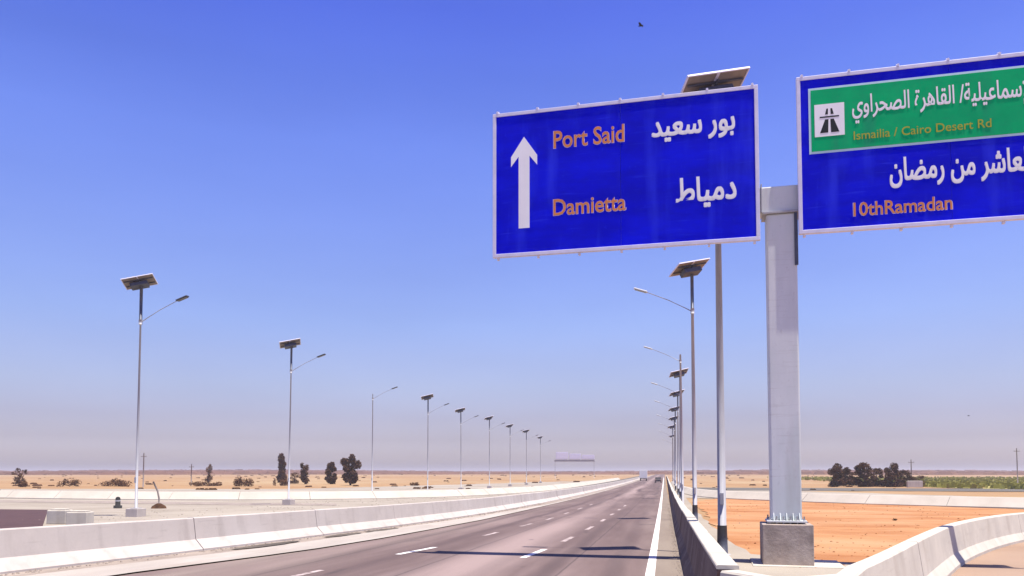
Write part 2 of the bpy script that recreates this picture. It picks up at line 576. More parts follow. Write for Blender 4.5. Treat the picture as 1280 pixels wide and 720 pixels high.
# ------------------------------------------------------------------ barriers
PROF = [(-.30, -.06), (-.30, .07), (-.185, .27), (-.11, .83), (-.09, .85), (.09, .85), (.11, .83), (.185, .27), (.30, .07), (.30, -.06)]


WIDE = [(-.43, -.06), (-.43, .06), (-.19, .30), (-.11, .83), (-.09, .85), (.09, .85), (.11, .83), (.19, .30), (.43, .06), (.43, -.06)]
BERM = [(-1.0, -.06), (-1.0, .05), (-.6, .38), (-.25, .68), (-.2, .7), (.2, .7), (.25, .68), (.6, .38), (1.0, .05), (1.0, -.06)]


def resample(pts, step):
    P = [Vector((x, y)) for x, y in pts]
    # smooth twice (Chaikin) for an even curve
    for _ in range(2):
        Q = [P[0]]
        for a, b in zip(P, P[1:]):
            Q += [a.lerp(b, .25), a.lerp(b, .75)]
        Q.append(P[-1])
        P = Q
    out = [P[0]]
    acc = 0
    for a, b in zip(P, P[1:]):
        L = (b - a).length
        t = step - acc
        while t < L:
            out.append(a.lerp(b, t / L))
            t += step
        acc = (acc + L) % step
    return out


def barrier(name, label, pts, seg=6.0, gap=.035, m='concrete', cat='concrete barrier', scale=1.0, prof=None, group=None, start=0, off=0, cap=False):
    sub = 8
    P = resample(pts, seg / sub)
    root = thing(name, label, cat, (P[0].x, P[0].y, zg(P[0].y)), 0, group)
    org = Vector((P[0].x, P[0].y, zg(P[0].y)))
    i = 0
    first = start or sub
    rn = random.Random(len(pts))
    while i < len(P) - 2:
        j = min(i + first, len(P) - 1)
        first = sub
        S = [v.copy() for v in P[i:j + 1]]
        S[0] = S[0].lerp(S[1], gap / 2 / (seg / sub))
        S[-1] = S[-1].lerp(S[-2], gap / 2 / (seg / sub))
        bm = B()
        rings = []
        jx = rn.uniform(-.012, .012)
        for k, p in enumerate(S):
            a = P[max(i + k - 1, 0)]
            b = P[min(i + k + 1, len(P) - 1)]
            d = (b - a).normalized()
            nrm = Vector((d.y, -d.x))
            rings.append([bm.verts.new((p.x + nrm.x * (u * scale + jx) - org.x, p.y + nrm.y * (u * scale + jx) - org.y,
                                        zg(p.y) + off + z * scale + jx * .8 - org.z)) for u, z in (prof or PROF)])
        for r1, r2 in zip(rings, rings[1:]):
            for k in range(len(PROF) - 1):
                bm.faces.new((r1[k], r1[k + 1], r2[k + 1], r2[k]))
        bm.faces.new(rings[0][::-1])
        bm.faces.new(rings[-1])
        seg_ = link('barrier_segment', fix(bm), m, root)
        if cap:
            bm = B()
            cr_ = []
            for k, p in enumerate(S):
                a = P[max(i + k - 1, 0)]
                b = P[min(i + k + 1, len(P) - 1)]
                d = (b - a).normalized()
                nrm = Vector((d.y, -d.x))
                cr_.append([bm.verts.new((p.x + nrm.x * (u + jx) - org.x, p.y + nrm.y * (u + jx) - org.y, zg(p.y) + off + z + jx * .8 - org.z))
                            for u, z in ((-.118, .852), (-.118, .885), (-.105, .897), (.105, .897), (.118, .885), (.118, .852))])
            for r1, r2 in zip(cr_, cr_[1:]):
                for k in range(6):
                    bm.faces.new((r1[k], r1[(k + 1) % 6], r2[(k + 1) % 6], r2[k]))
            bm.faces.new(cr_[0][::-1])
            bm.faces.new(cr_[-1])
            link('sunlit_top_strip', fix(bm), 'pale_concrete', seg_)  # pale strip added so the barrier top looks sunlit
        i = j
    return root


med = [(interp(MED, y) - .28, y) for y in [-8, 0, 5, 10, 14, 18, 22, 26, 30, 36, 42, 50, 60, 75, 90, 120, 160, 220, 300, 420]]
barrier('median_barrier', 'long pale concrete barrier along the left edge of the highway', med, start=4, gap=.016, prof=WIDE)
mainb = [(.66, 8.9)] + [(.66, y) for y in (10, 14, 18, 24)] + [(.68, 40), (.74, 60), (.8, 90), (.95, 160), (1.1, 260), (1.2, 420)]
barrier('highway_barrier', 'dark shaded concrete barrier along the right edge of the highway beside the white line', mainb, m='shade_dark', cap=True)
nose = [(.66, 8.88), (.68, 8.5), (.9, 8.2), (1.3, 8.12), (1.68, 8.35), (1.86, 8.85)]
ramp_path = nose + [(x, y) for x, y in RAMP]
barrier('ramp_barrier', 'curving white concrete barrier at lower right in front of the orange sand', ramp_path, seg=7.6, gap=.018, m='pale_concrete')
barrier('far_ramp_barrier', 'low white barrier crossing beyond the orange sand in front of the dark trees',
        [(1.9, 190), (2.0, 130), (3.9, 86), (9.5, 75.5), (16.5, 66.5), (24.5, 60.5), (36, 53), (60, 40)], m='berm', prof=BERM)
barrier('far_left_barrier', 'low white barrier crossing the far left in front of the brown bushes',
        [(-150, 82), (-94, 74), (-63, 67), (-48, 65), (-37, 66), (-27, 72), (-20.5, 86), (-17.6, 110), (-17, 150), (-17, 300)], m='berm', prof=BERM)


# small pale end blocks beside the side road
def end_block(x, y, rz, L, h, label):
    t = thing('concrete_block', label, 'concrete block', (x, y, zg(y)), rz)
    bm = B()
    box(bm, -L / 2, L / 2, -.3, .3, -.03, h, .03)
    link('block_body', bm, 'pale_concrete' if L < 1 else 'concrete', t)
    bm = B()
    box(bm, -L / 2 + .1, L / 2 - .1, -.2, .2, h + .001, h + .06, .015)
    link('block_cap', bm, 'pale_concrete', t)


end_block(-25.2, 29.9, YAW, .8, .55, 'small pale yellowish concrete block at the end of the dark side road')
end_block(-23.9, 29.5, YAW, .85, .5, 'wider grey concrete block just right of the small yellowish one')

# ------------------------------------------------------------------ gantry
UY = -.0585     # direction of the signs: (.9983, -.0585)
GR = math.atan2(-.0585, .9983)
GX, GY = 2.66, 18.82
foot = thing('footing_block', 'square grey concrete block under the sign gantry column', 'concrete block', (GX, GY, zg(GY) - .02), GR)
bm = B()
box(bm, -.53, .53, -.53, .53, 0, .91, .018)
link('block_body', bm, 'block_concrete', foot)
bm = B()
box(bm, -.75, 1.15, -.75, .75, -.02, .035, .01)
link('footing_slab', bm, 'pale_concrete', foot)
ZT = zg(GY) - .02 + .91

gan = thing('sign_gantry', 'grey steel T shaped gantry with one column carrying both road signs', 'sign gantry', (GX, GY, ZT), GR)
bm = B()
box(bm, -.42, .42, -.38, .38, .035, .075, .006)
link('base_plate', bm, 'galv_paint', gan)
for i in range(6):
    for s in (-1, 1):
        bm = B()
        x = -.36 + .144 * i
        tube(bm, [(x, s * .325, 0), (x, s * .325, .17)], .016, 8)
        tube(bm, [(x, s * .325, .076), (x, s * .325, .11)], .032, 6)
        link('anchor_bolt', bm, 'galv', gan)
for i in range(5):
    bm = B()
    x = -.27 + .135 * i
    vs = [bm.verts.new(p) for p in ((x - .008, -.262, .076), (x - .008, -.36, .076), (x - .008, -.262, .24), (x + .008, -.262, .076), (x + .008, -.36, .076), (x + .008, -.262, .24))]
    for f in ((0, 1, 2), (5, 4, 3), (0, 3, 4, 1), (1, 4, 5, 2), (2, 5, 3, 0)):
        bm.faces.new([vs[k] for k in f])
    link('gusset', fix(bm), 'galv_paint', gan)
ZB = 7.60 - ZT
bm = B()
box(bm, -.325, .325, -.26, .26, .076, ZB - .05, .035)
link('column', bm, 'galv_paint', gan)
bm = B()
box(bm, -.40, .42, -.32, .32, ZB - .049, ZB - .004, .004)
link('column_flange', bm, 'galv', gan)
bm = B()
U0 = -GX + 2.2          # u=0 of the sign plane in gantry coordinates
box(bm, U0 - 6.0, U0 + 6.9, -.22, .22, ZB, ZB + .60, .03)
bv = link('beam', bm, 'galv_paint', gan)
for u in (-6.05, 6.9):
    bm = B()
    box(bm, U0 + u - .01, U0 + u + .05, -.26, .26, ZB - .04, ZB + .64, .01)
    link('beam_end_plate', bm, 'galv', gan)
for s in (-.42, .40):
    bm = B()
    box(bm, s - .012, s + .012, -.27, .27, ZB + .003, ZB + .66, .003)
    link('splice_plate', bm, 'dark_metal' if s > 0 else 'galv', gan)


bm = B()
box(bm, .27, .345, -.30, -.262, ZB - 1.25, ZB - .06, .004)
link('dark_edge_strip', bm, 'dark_metal', gan)  # dark strip down the column's right front edge


# ------------------------------------------------------------------ lettering
AR = {
    'port_said': "\uFE91\uFEEE\uFEAD \uFEB3\uFECC\uFEF4\uFEAA",
    'damietta': "\uFEA9\uFEE3\uFEF4\uFE8E\uFEC1",
    'ismailia': "\uFE8D\uFEF9\uFEB3\uFEE4\uFE8E\uFECB\uFEF4\uFEE0\uFEF4\uFE94/ \uFE8D\uFEDF\uFED8\uFE8E\uFEEB\uFEAE\uFE93 \uFE8D\uFEDF\uFEBC\uFEA4\uFEAE\uFE8D\uFEED\uFEF1",
    'ramadan': "\uFE8D\uFEDF\uFECC\uFE8E\uFEB7\uFEAE \uFEE3\uFEE6 \uFEAD\uFEE3\uFEC0\uFE8E\uFEE5",
}


def text_bm(body, offset=0., bold=0., extrude=.004):
    cu = bpy.data.curves.new('lettering', 'FONT')
    cu.body = body
    cu.size = 1
    cu.extrude = 0
    cu.offset = offset
    cu.resolution_u = 3
    o = bpy.data.objects.new('lettering', cu)
    C.objects.link(o)
    dg = bpy.context.evaluated_depsgraph_get()
    dg.update()
    me = bpy.data.meshes.new_from_object(o.evaluated_get(dg))
    bm = B()
    shifts = [(0, 0)] if not bold else [(0, 0), (bold, 0), (0, bold), (bold, bold), (bold / 2, bold / 2)]
    for k, (sx_, sy_) in enumerate(shifts):
        b0 = len(bm.verts)
        bm.from_mesh(me)
        bm.verts.ensure_lookup_table()
        for v in bm.verts[b0:]:
            v.co.x += sx_
            v.co.y += sy_
            v.co.z += k * .0012
    bpy.data.objects.remove(o)
    bpy.data.curves.remove(cu)
    return bm


def lettering(sign, body, u0, u1, vb, h, m, y, bold=0., offset=0., label=None, backing=None, vref=None):
    """h = metres per font unit; fitted to u0..u1; stands on the sign face"""
    def put(bm, dy, mm, grow=0):
        xs2 = [v.co.x for v in bm.verts]
        a, b = min(xs2), max(xs2)
        for v in bm.verts:
            X = u0 - grow + (v.co.x - a) / (b - a) * (u1 - u0 + 2 * grow)
            Z = vb + v.co.y * h
            v.co = Vector((X, y - dy - v.co.z, Z))
        o = link('lettering', bm, mm, sign)
        if label:
            o['label'] = label if mm == m else 'pale outline behind the ' + label
    if backing:
        put(text_bm(body, .022), .001, backing, .015)
    put(text_bm(body, offset, bold), .004, m)


def sign(name, label, u0, u1, v0, v1, npan):
    """faces the viewer (-Y local); local x = u, z = height above the gantry root"""
    t = thing(name, label, 'road sign', (2.2 + u0 * .9983, 18.43 + u0 * UY, v0), GR)
    W, Hh = u1 - u0, v1 - v0
    fw = .085
    for i in range(npan):
        bm = B()
        a = fw + (W - 2 * fw) * i / npan
        b = fw + (W - 2 * fw) * (i + 1) / npan
        box(bm, a + .003, b - .003, 0, .035, fw, Hh - fw, 0)
        link('sign_panel', bm, 'blue', t)
    for nm, a, b, c, d in (('frame_rail', 0, W, 0, fw), ('frame_rail', 0, W, Hh - fw, Hh), ('frame_post', 0, fw, fw + .001, Hh - fw - .001), ('frame_post', W - fw, W, fw + .001, Hh - fw - .001)):
        bm = B()
        box(bm, a, b, -.018, .085, c, d, .008)
        link(nm, bm, 'frame', t)
    n = int(round(W / 1.03))
    for i in range(n + 1):
        x = .12 + (W - .24) * i / n
        bm = B()
        box(bm, x - .025, x + .025, .036, .13, -.05, Hh + .07, .004)
        link('stiffener', bm, 'frame', t)
        if True:
            bm = B()
            tube(bm, [(x, -.03, Hh + .02), (x, .1, Hh + .02)], .028, 8)
            link('clamp_bolt', bm, 'frame', t)
    for z in (.25, Hh - .25, Hh * .5):
        bm = B()
        box(bm, .1, W - .1, .131, .17, z - .03, z + .03, .004)
        link('back_rail', bm, 'galv', t)
    return t


# local coordinates of the first sign: u+6.26, v-6.94 ; second: u-.79, v-7.0
s1 = sign('direction_sign', 'blue sign with white up arrow reading Port Said and Damietta', -6.26, -.03, 6.93, 10.5, 2)
k, q = 6.26, -6.93
bm = B()
pts = [(-5.61, 7.61), (-5.34, 7.61), (-5.34, 9.38), (-5.15, 9.14), (-5.15, 9.38), (-5.475, 9.86), (-5.80, 9.38), (-5.80, 9.14), (-5.61, 9.38)]
lo_ = [bm.verts.new((x + k, -.001, z + q)) for x, z in pts]
hi_ = [bm.verts.new((x + k, -.005, z + q)) for x, z in pts]
bm.faces.new(hi_)
for i in range(len(pts)):
    bm.faces.new((lo_[i], lo_[(i + 1) % len(pts)], hi_[(i + 1) % len(pts)], hi_[i]))
link('arrow', fix(bm), 'white', s1)
lettering(s1, 'Port Said', -4.74 + k, -3.06 + k, 9.50 + q, .60, 'orange', 0, bold=.012, label='orange lettering', backing='pink')
lettering(s1, 'Damietta', -4.75 + k, -3.03 + k, 7.86 + q, .56, 'orange', 0, bold=.012, label='orange lettering', backing='pink')
lettering(s1, AR['port_said'][::-1], -2.42 + k, -.54 + k, 9.52 + q, .70, 'white', 0, bold=.05, label='white lettering')
lettering(s1, AR['damietta'][::-1], -1.88 + k, -.53 + k, 7.92 + q, .76, 'white', 0, bold=.05, label='white lettering')

s2 = sign('direction_sign', 'blue sign with a green upper panel reading Ismailia Cairo Desert Rd', .79, 6.97, 7.0, 10.56, 2)
k, q = -.79, -7.0
bm = B()
box(bm, 1.04 + k, 6.80 + k, -.010, -.001, 8.78 + q, 10.27 + q)
link('green_border', bm, 'frame_cyan', s2)
bm = B()
box(bm, 1.09 + k, 6.75 + k, -.016, -.011, 8.83 + q, 10.22 + q)
link('green_panel', bm, 'green', s2)
bm = B()
box(bm, 1.16 + k, 1.78 + k, -.022, -.017, 9.15 + q, 9.88 + q)
icon = link('motorway_symbol', bm, 'white', s2)


def flat(parent, polys, y, m, name):
    bm = B()
    for p in polys:
        a = [bm.verts.new((x, y, z)) for x, z in p]
        b = [bm.verts.new((x, y - .003, z)) for x, z in p]
        bm.faces.new(b)
        for i in range(len(p)):
            bm.faces.new((a[i], a[(i + 1) % len(p)], b[(i + 1) % len(p)], b[i]))
    link(name, fix(bm), m, parent)


ic, iz = 1.47 + k, 9.50 + q
flat(icon, [[(ic - .20, iz - .27), (ic - .03, iz - .27), (ic - .02, iz + .03), (ic - .09, iz + .03)],
            [(ic + .20, iz - .27), (ic + .03, iz - .27), (ic + .02, iz + .03), (ic + .09, iz + .03)],
            [(ic - .20, iz + .07), (ic + .20, iz + .07), (ic + .20, iz + .10), (ic - .20, iz + .10)],
            [(ic - .09, iz + .14), (ic - .03, iz + .14), (ic - .025, iz + .27), (ic - .06, iz + .27)],
            [(ic + .09, iz + .14), (ic + .03, iz + .14), (ic + .025, iz + .27), (ic + .06, iz + .27)]], -.0225, 'black', 'road_mark')
lettering(s2, AR['ismailia'][::-1], 1.94 + k, 5.5 + k, 9.60 + q, .55, 'white', -.016, bold=.03, label='white lettering')
lettering(s2, 'Ismailia / Cairo Desert Rd', 1.96 + k, 4.67 + k, 9.01 + q, .27, 'yellow', -.016, bold=.012, label='yellow lettering')
lettering(s2, AR['ramadan'][::-1], 2.67 + k, 5.42 + k, 8.02 + q, .68, 'white', 0, bold=.05, label='white lettering')
lettering(s2, '10thRamadan', 1.93 + k, 3.88 + k, 7.32 + q, .42, 'orange', 0, bold=.012, label='orange lettering', backing='pink')


# ------------------------------------------------------------------ solar street lamps
def copy_tree(o, parent=None):
    c = o.copy()
    C.objects.link(c)
    if parent:
        c.parent = parent
    for ch in o.children:
        copy_tree(ch, c)
    return c


def make_lamp(side, panel=True, plinth=False, H=12.3):
    pf = .62 if side > 0 else .95
    t = thing('street_lamp', '', 'street lamp')
    z0 = -.02
    if plinth:
        bm = B()
        box(bm, -.34, .34, -.34, .34, -.05, .42, .02)
        link('plinth', bm, 'concrete', t)
        z0 = .42
    bm = B()
    box(bm, -.2, .2, -.2, .2, z0, z0 + .03, .004)
    link('base_plate', bm, 'galv', t)
    top = H - (2.1 if panel else 1.0)
    bm = B()
    tube(bm, [(0, 0, z0 + .03), (0, 0, top * .45), (0, 0, top)], [.115 * pf, .095 * pf, .07 * pf], 12)
    link('pole', bm, 'galv', t)
    bm = B()
    box(bm, -.045, .045, -.125, -.095, z0 + 1.3, z0 + 1.6, .005)
    link('access_door', bm, 'galv', t)
    if panel:
        bm = B()
        tube(bm, [(0, 0, top - .1), (0, 0, H - .2)], .078, 12)
        link('mast', bm, 'dark_metal', t)
    az = top + .1 if panel else top - .3
    s = side
    bm = B()
    tube(bm, [(0, 0, az - .25), (s * .35, 0, az - .05), (s * 1.1, 0, az + .35), (s * 2.15, 0, az + .80)], [.026, .022, .019, .017], 8)
    tube(bm, [(0, 0, az - .35), (0, 0, az - .1)], .09, 12)
    link('arm', bm, 'galv', t)
    ang = math.atan2(.45, 1.05)
    mt = Matrix.Translation((s * 2.42, 0, az + .90)) @ Matrix.Rotation(-s * ang * .8, 4, 'Y')
    bm = B()
    box(bm, -.34, .34, -.12, .12, -.04, .04, .03, mt)
    hd = link('lamp_head', bm, 'dark_metal' if side > 0 else 'galv_paint', t)
    bm = B()
    box(bm, -.28, .28, -.10, .10, -.056, -.046, 0, mt)
    link('lens', bm, 'glass', hd)
    if panel:
        mt = Matrix.Translation((-.12, 0, H - .08)) @ Matrix.Rotation(math.radians(20), 4, 'Z') @ Matrix.Rotation(math.radians(-20), 4, 'X') @ Matrix.Rotation(math.radians(-15), 4, 'Y') @ Matrix.Scale(.88 if side > 0 else 1., 4)
        bm = B()
        for x in (-.43, .43):
            box(bm, x - .42, x + .42, -.54, .54, -.012, .006, 0, mt)
        pn = link('solar_panel', bm, 'backsheet', t)
        bm = B()
        for ix in range(6):
            for iy in range(5):
                x = -.725 + ix * .29
                y = -.40 + iy * .2
                box(bm, x - .12, x + .12, y - .085, y + .085, .007, .012, 0, mt)
        link('solar_cells', bm, 'cells', pn)
        bm = B()
        for a in (-.87, -.02, .02, .87):
            box(bm, a - .018, a + .018, -.56, .56, -.035, .02, .003, mt)
        for b in (-.545, .545):
            for x in (-.445, .445):
                box(bm, x - .40, x + .40, b - .018, b + .018, -.033, .018, .003, mt)
        link('panel_frame', bm, 'frame', pn)
        bm = B()
        for y in (-.25, .25):
            box(bm, -.8, .8, y - .025, y + .025, -.085, -.036, .004, mt)
        box(bm, -.03, .03, -.4, .4, -.13, -.086, .004, mt)
        tube(bm, [(0, 0, H - .55), (.32, 0, H - .06)], .02, 6)
        tube(bm, [(0, 0, H - .55), (-.32, 0, H - .14)], .02, 6)
        link('panel_bracket', bm, 'dark_metal', t)
        bm = B()
        box(bm, -.52, .46, -.24, .26, -.38, -.14, .03, mt)
        link('battery_box', bm, 'dark_metal', t)
    return t


ordn = ['first', 'second', 'third', 'fourth', 'fifth', 'sixth', 'seventh', 'eighth', 'ninth', 'tenth']
left = [(-28.3, 40.0), (-28.7, 57.5), (-29.6, 79.5), (-29.4, 97), (-29.6, 116.1), (-29.7, 133.5), (-29.8, 154.5), (-30.0, 176.0)]
Lp_ = [(-26.3, 36.4), (-27.3, 55.2), (-30.2, 80.1), (-28.8, 95.6), (-29.8, 116.1), (-29.2, 133.1), (-29.9, 155.4), (-30.2, 176.2), (-31.9, 208.)]
LL = make_lamp(1, True, True)
LB = make_lamp(1, False, True, 12.0)
GL = 'solar street lamps left of the highway'
used = False
llab = ['nearest and tallest solar street lamp on the far left, with pale plinth',
        'second solar street lamp from the left, beside the dark tree',
        'bare street lamp pole without a solar panel, right of the dark trees on the left',
        'fourth street lamp from the left, first with a panel after the bare pole',
        'fifth street lamp from the left in the receding left row',
        'sixth street lamp from the left in the receding left row',
        'seventh street lamp from the left, third from the far end of the left row',
        'eighth street lamp from the left, second from the far end of the left row',
        'last and smallest street lamp in the left row, nearest the far gantry']
for i, (x, y) in enumerate(Lp_):
    if i == 2:
        o = LB
    else:
        o = LL if not used else copy_tree(LL)
        used = True
    o.location = (x, y, zg(y) - .02)
    o.rotation_euler = (0, 0, -.05 + .02 * (i % 3))
    o.scale = (1, 1, .985)
    o['label'] = llab[i]
    o['group'] = GL
    if i:
        yaw_ = random.uniform(-.16, .16)
        for ch in o.children:
            if ch.name.split('.')[0] in ('solar_panel', 'panel_bracket', 'battery_box'):
                ch.rotation_euler = (0, 0, yaw_)
        o.rotation_euler.x += random.uniform(-.006, .006)
        o.rotation_euler.y += random.uniform(-.006, .006)
RR = make_lamp(-1, True, False)
RB = make_lamp(-1, False, False, 12.6)
GRR = 'solar street lamps right of the highway'
rlab = ['tallest solar street lamp, its pole rising behind the left sign to a panel above it',
        'solar street lamp left of the thick pole, its panel just under the sign',
        'bare street lamp pole without a panel behind the right barrier',
        'highest panel lamp of the far cluster behind the right barrier',
        'second highest panel lamp of the far cluster behind the right barrier',
        'third highest panel lamp of the far cluster behind the right barrier',
        'fourth highest panel lamp of the far cluster behind the right barrier',
        'fifth highest panel lamp of the far cluster behind the right barrier',
        'lowest and farthest panel lamp of the cluster behind the right barrier']
Rp_ = [(1.42, 20.9), (1.4, 38.6), (1.35, 62.0), (1.5, 77.4), (1.6, 96.4), (1.6, 118.9), (1.75, 138.7), (1.8, 163.9), (2.1, 205.2)]
used = False
for i, (x, y) in enumerate(Rp_):
    if i == 2:
        o = RB
    else:
        o = RR if not used else copy_tree(RR)
        used = True
    o.location = (x, y, zg(y) - .02)
    o.rotation_euler = (0, 0, .03 * (i % 3) - .03)
    if i == 0:
        bm = B()
        tube(bm, [(0, 0, .04), (0, 0, .75)], [.135, .118], 12)
        link('base_sleeve', bm, 'dark_metal', None).parent = o
    o.scale = (1, 1, .985)
    o['label'] = rlab[i]
    o['group'] = GRR
    if i:
        yaw_ = random.uniform(-.16, .16)
        for ch in o.children:
            if ch.name.split('.')[0] in ('solar_panel', 'panel_bracket', 'battery_box'):
                ch.rotation_euler = (0, 0, yaw_)
        o.rotation_euler.x += random.uniform(-.006, .006)
        o.rotation_euler.y += random.uniform(-.006, .006)

# ------------------------------------------------------------------ far gantry across the road
far = thing('sign_gantry', 'faint distant gantry sign seen from behind left of the vanishing road', 'sign gantry', (-36.3, 329, zg(329)), .098)
Z0 = -zg(329)
bm = B()
box(bm, -8.3, 8.3, -.5, .5, 5.7 + Z0, 6.5 + Z0, .05)
link('beam', bm, 'galv', far)
for x in (-8.0, 8.0):
    bm = B()
    tube(bm, [(x, 0, 0), (x, 0, 6.6 + Z0)], .07, 8)
    link('column', bm, 'galv', far)
for a, b, h in ((-7.6, -2.6, 3.6), (-2.2, 2.6, 2.8), (3.0, 8.2, 2.2)):
    bm = B()
    box(bm, a, b, -.75, -.6, 6.7 + Z0, 6.7 + h * .8 + Z0, .03)
    link('sign_board', bm, 'frame', far)
    bm = B()
    box(bm, a + .2, b - .2, -.80, -.755, 6.9 + Z0, 6.5 + h * .8 + Z0)
    link('sign_face', bm, 'frame', far)


# ------------------------------------------------------------------ trees and bushes
def crown_bm(rn, blobs, n, size):
    bm = B()
    tot = sum(b[3] * b[4] for b in blobs)
    for cx, cy, cz, r, rz in blobs:
        m_ = int(n * r * rz / tot)
        for _ in range(m_):
            d = Vector((rn.gauss(0, 1), rn.gauss(0, 1), rn.gauss(0, 1))).normalized() * (rn.random() ** .45)
            p = Vector((cx + d.x * r, cy + d.y * r, cz + d.z * rz))
            s = size * rn.uniform(.6, 1.4)
            u = Vector((rn.gauss(0, 1), rn.gauss(0, 1), rn.gauss(0, .7))).normalized()
            v = u.cross(Vector((rn.gauss(0, 1), rn.gauss(0, 1), rn.gauss(0, 1)))).normalized()
            bm.faces.new([bm.verts.new(p + u * s), bm.verts.new(p + v * s * .45), bm.verts.new(p - u * s), bm.verts.new(p - v * s * .45)])
    return bm


def tree(name, label, x, y, h, w, seed, leaf='leaf_dark', group=None, n=1500, dense=1., cone=0.):
    rn = random.Random(seed)
    t = thing(name, label, 'tree', (x, y, zg(y) - .15), rn.uniform(0, 6), group)
    bm = B()
    tube(bm, [(0, 0, 0), (.1, .05, h * .3), (.05, -.1, h * .6), (0, 0, h * .85)], [h * .035, h * .026, h * .016, h * .006], 7)
    blobs = []
    for k in range(8):
        a = k * 2.4 + rn.uniform(-.5, .5)
        zz = h * (.10 + .78 * (k + .5) / 8)
        rr = w * (.5 - .42 * cone * (zz / h)) * rn.uniform(.35, .8)
        c = (math.cos(a) * rr * .7, math.sin(a) * rr * .7, zz)
        tube(bm, [(0.03, 0, zz * .75), (c[0] * .6, c[1] * .6, zz * .92), c], [h * .012, h * .008, h * .003], 5)
        blobs.append((c[0], c[1], c[2], w * .2 * rn.uniform(.6, 1.3), h * .12 * rn.uniform(.7, 1.5)))
        blobs.append((c[0] * 1.3 + rn.uniform(-.2, .2), c[1] * 1.3, c[2] + h * rn.uniform(.02, .1), w * .09, h * .07))
    for k in range(5):
        a = k * 1.3 + rn.uniform(-.4, .4)
        blobs.append((math.cos(a) * w * .2, math.sin(a) * w * .2, h * rn.uniform(.06, .3), w * .2, h * .09))
    link('trunk', bm, 'bark', t)
    link('crown', crown_bm(rn, blobs, int(n * 2.4), .2 * (h / 5)), leaf, t)
    return t


def Lg(x, y, d):      # world ground point from picture column and depth (camera frame metres)
    return None


G1 = 'dark trees beyond the left barrier'
tree('desert_tree', 'narrow dark tree behind the second left lamp, leftmost of its group', -101, 200, 8.0, 3.8, 1, group=G1, cone=.5)
tree('desert_tree', 'thin ragged dark tree, second from left of its group', -83.2, 176.5, 5.4, 3.0, 2, group=G1, n=700)
tree('desert_tree', 'low dark bushy tree in the gap of the left group', -86.5, 177.5, 3.0, 3.6, 21, group=G1, n=600)
tree('desert_tree', 'dense dark tree in the middle of the left group', -76.5, 176, 5.6, 4.0, 3, group=G1, n=2000, cone=.35)
tree('desert_tree', 'tallest roundest tree, rightmost of the left group', -67.8, 166.5, 7.0, 4.6, 4, group=G1, n=1700)
tree('desert_tree', 'faint thin dead looking tree between the first two left lamps', -120, 196, 5.6, 2.3, 5, leaf='leaf_brown', n=260)
tree('desert_tree', 'small round dark tree at the far left edge of the picture', -143, 157, 4.0, 3.6, 6, n=500)
G2 = 'dark trees behind the far white barrier on the right'
tl = [(33.2, 166, 4.9, 2.8, 'leftmost tall tree of the dark clump on the right'),
      (35.6, 167, 4.2, 2.8, 'lower rounded tree, second from left in the right clump'),
      (38.2, 166, 5.2, 2.8, 'pointed tree in the middle of the right clump'),
      (41.0, 168, 4.0, 2.8, 'low tree filling the dip in the right clump'),
      (43.6, 167, 5.0, 2.9, 'broad dark tree, tallest of the right half of the clump'),
      (46.2, 168, 3.6, 2.8, 'sloping low tree, second from the right in the clump'),
      (48.4, 169, 2.4, 2.6, 'smallest tree at the right end of the clump beside the field')]
for i, (x, y, h, w_, lb) in enumerate(tl):
    tree('dark_tree', lb, x, y, h * .97, w_ * 1.6, 30 + i, group=G2, n=1500)


def bush(label, x, y, w_, h, seed, leaf='leaf_brown', n=260, group='dry bushes on the sand'):
    rn = random.Random(seed)
    t = thing('dry_bush', label, 'bush', (x, y, zg(y) - .12), 0, group)
    bm = B()
    for k in range(5):
        a = rn.uniform(0, 6.28)
        tube(bm, [(0, 0, 0), (math.cos(a) * w_ * .2, math.sin(a) * .3, h * .7)], [.04, .015], 5)
    link('stem', bm, 'bark', t)
    lf = min(.18, w_ * .12)
    bl = [(rn.uniform(-.42, .42) * w_, rn.uniform(-.2, .2) * w_, h * rn.uniform(.2, .5), w_ * rn.uniform(.1, .2), h * rn.uniform(.3, .5)) for _ in range(7)]
    link('foliage', crown_bm(rn, bl, n * 2, lf), leaf, t)


bush('small brown bush at the far left below the round dark tree', -121, 133, 3.0, 1.4, 51)
bush('dark brown bush left of the nearest left lamp, first of two', -113.5, 137, 4.2, 2.0, 52)
bush('wide brown bush just left of the nearest left lamp pole', -105, 140, 7.0, 1.9, 53, n=520)
bush('flat reddish bush right of the nearest left lamp', -92, 148, 7.0, 1.2, 54, n=420)
bush('broad olive brown bush below the faint thin tree', -84, 150, 6.5, 2.2, 55, n=560)
bush('slanting dry bush just left of the second left lamp', -78.5, 155, 3.6, 2.2, 56)
bush('tiny bush on the sand right of the bare lamp pole', -51, 160, 3.0, 1.0, 57, n=120)
bush('small lone weed on the orange sand left of the right barrier', 10.8, 41.1, .28, .26, 58, n=50)
bush('low dark weed beyond the gantry block on the orange sand', 6.2, 27.5, .4, .08, 59, n=30)

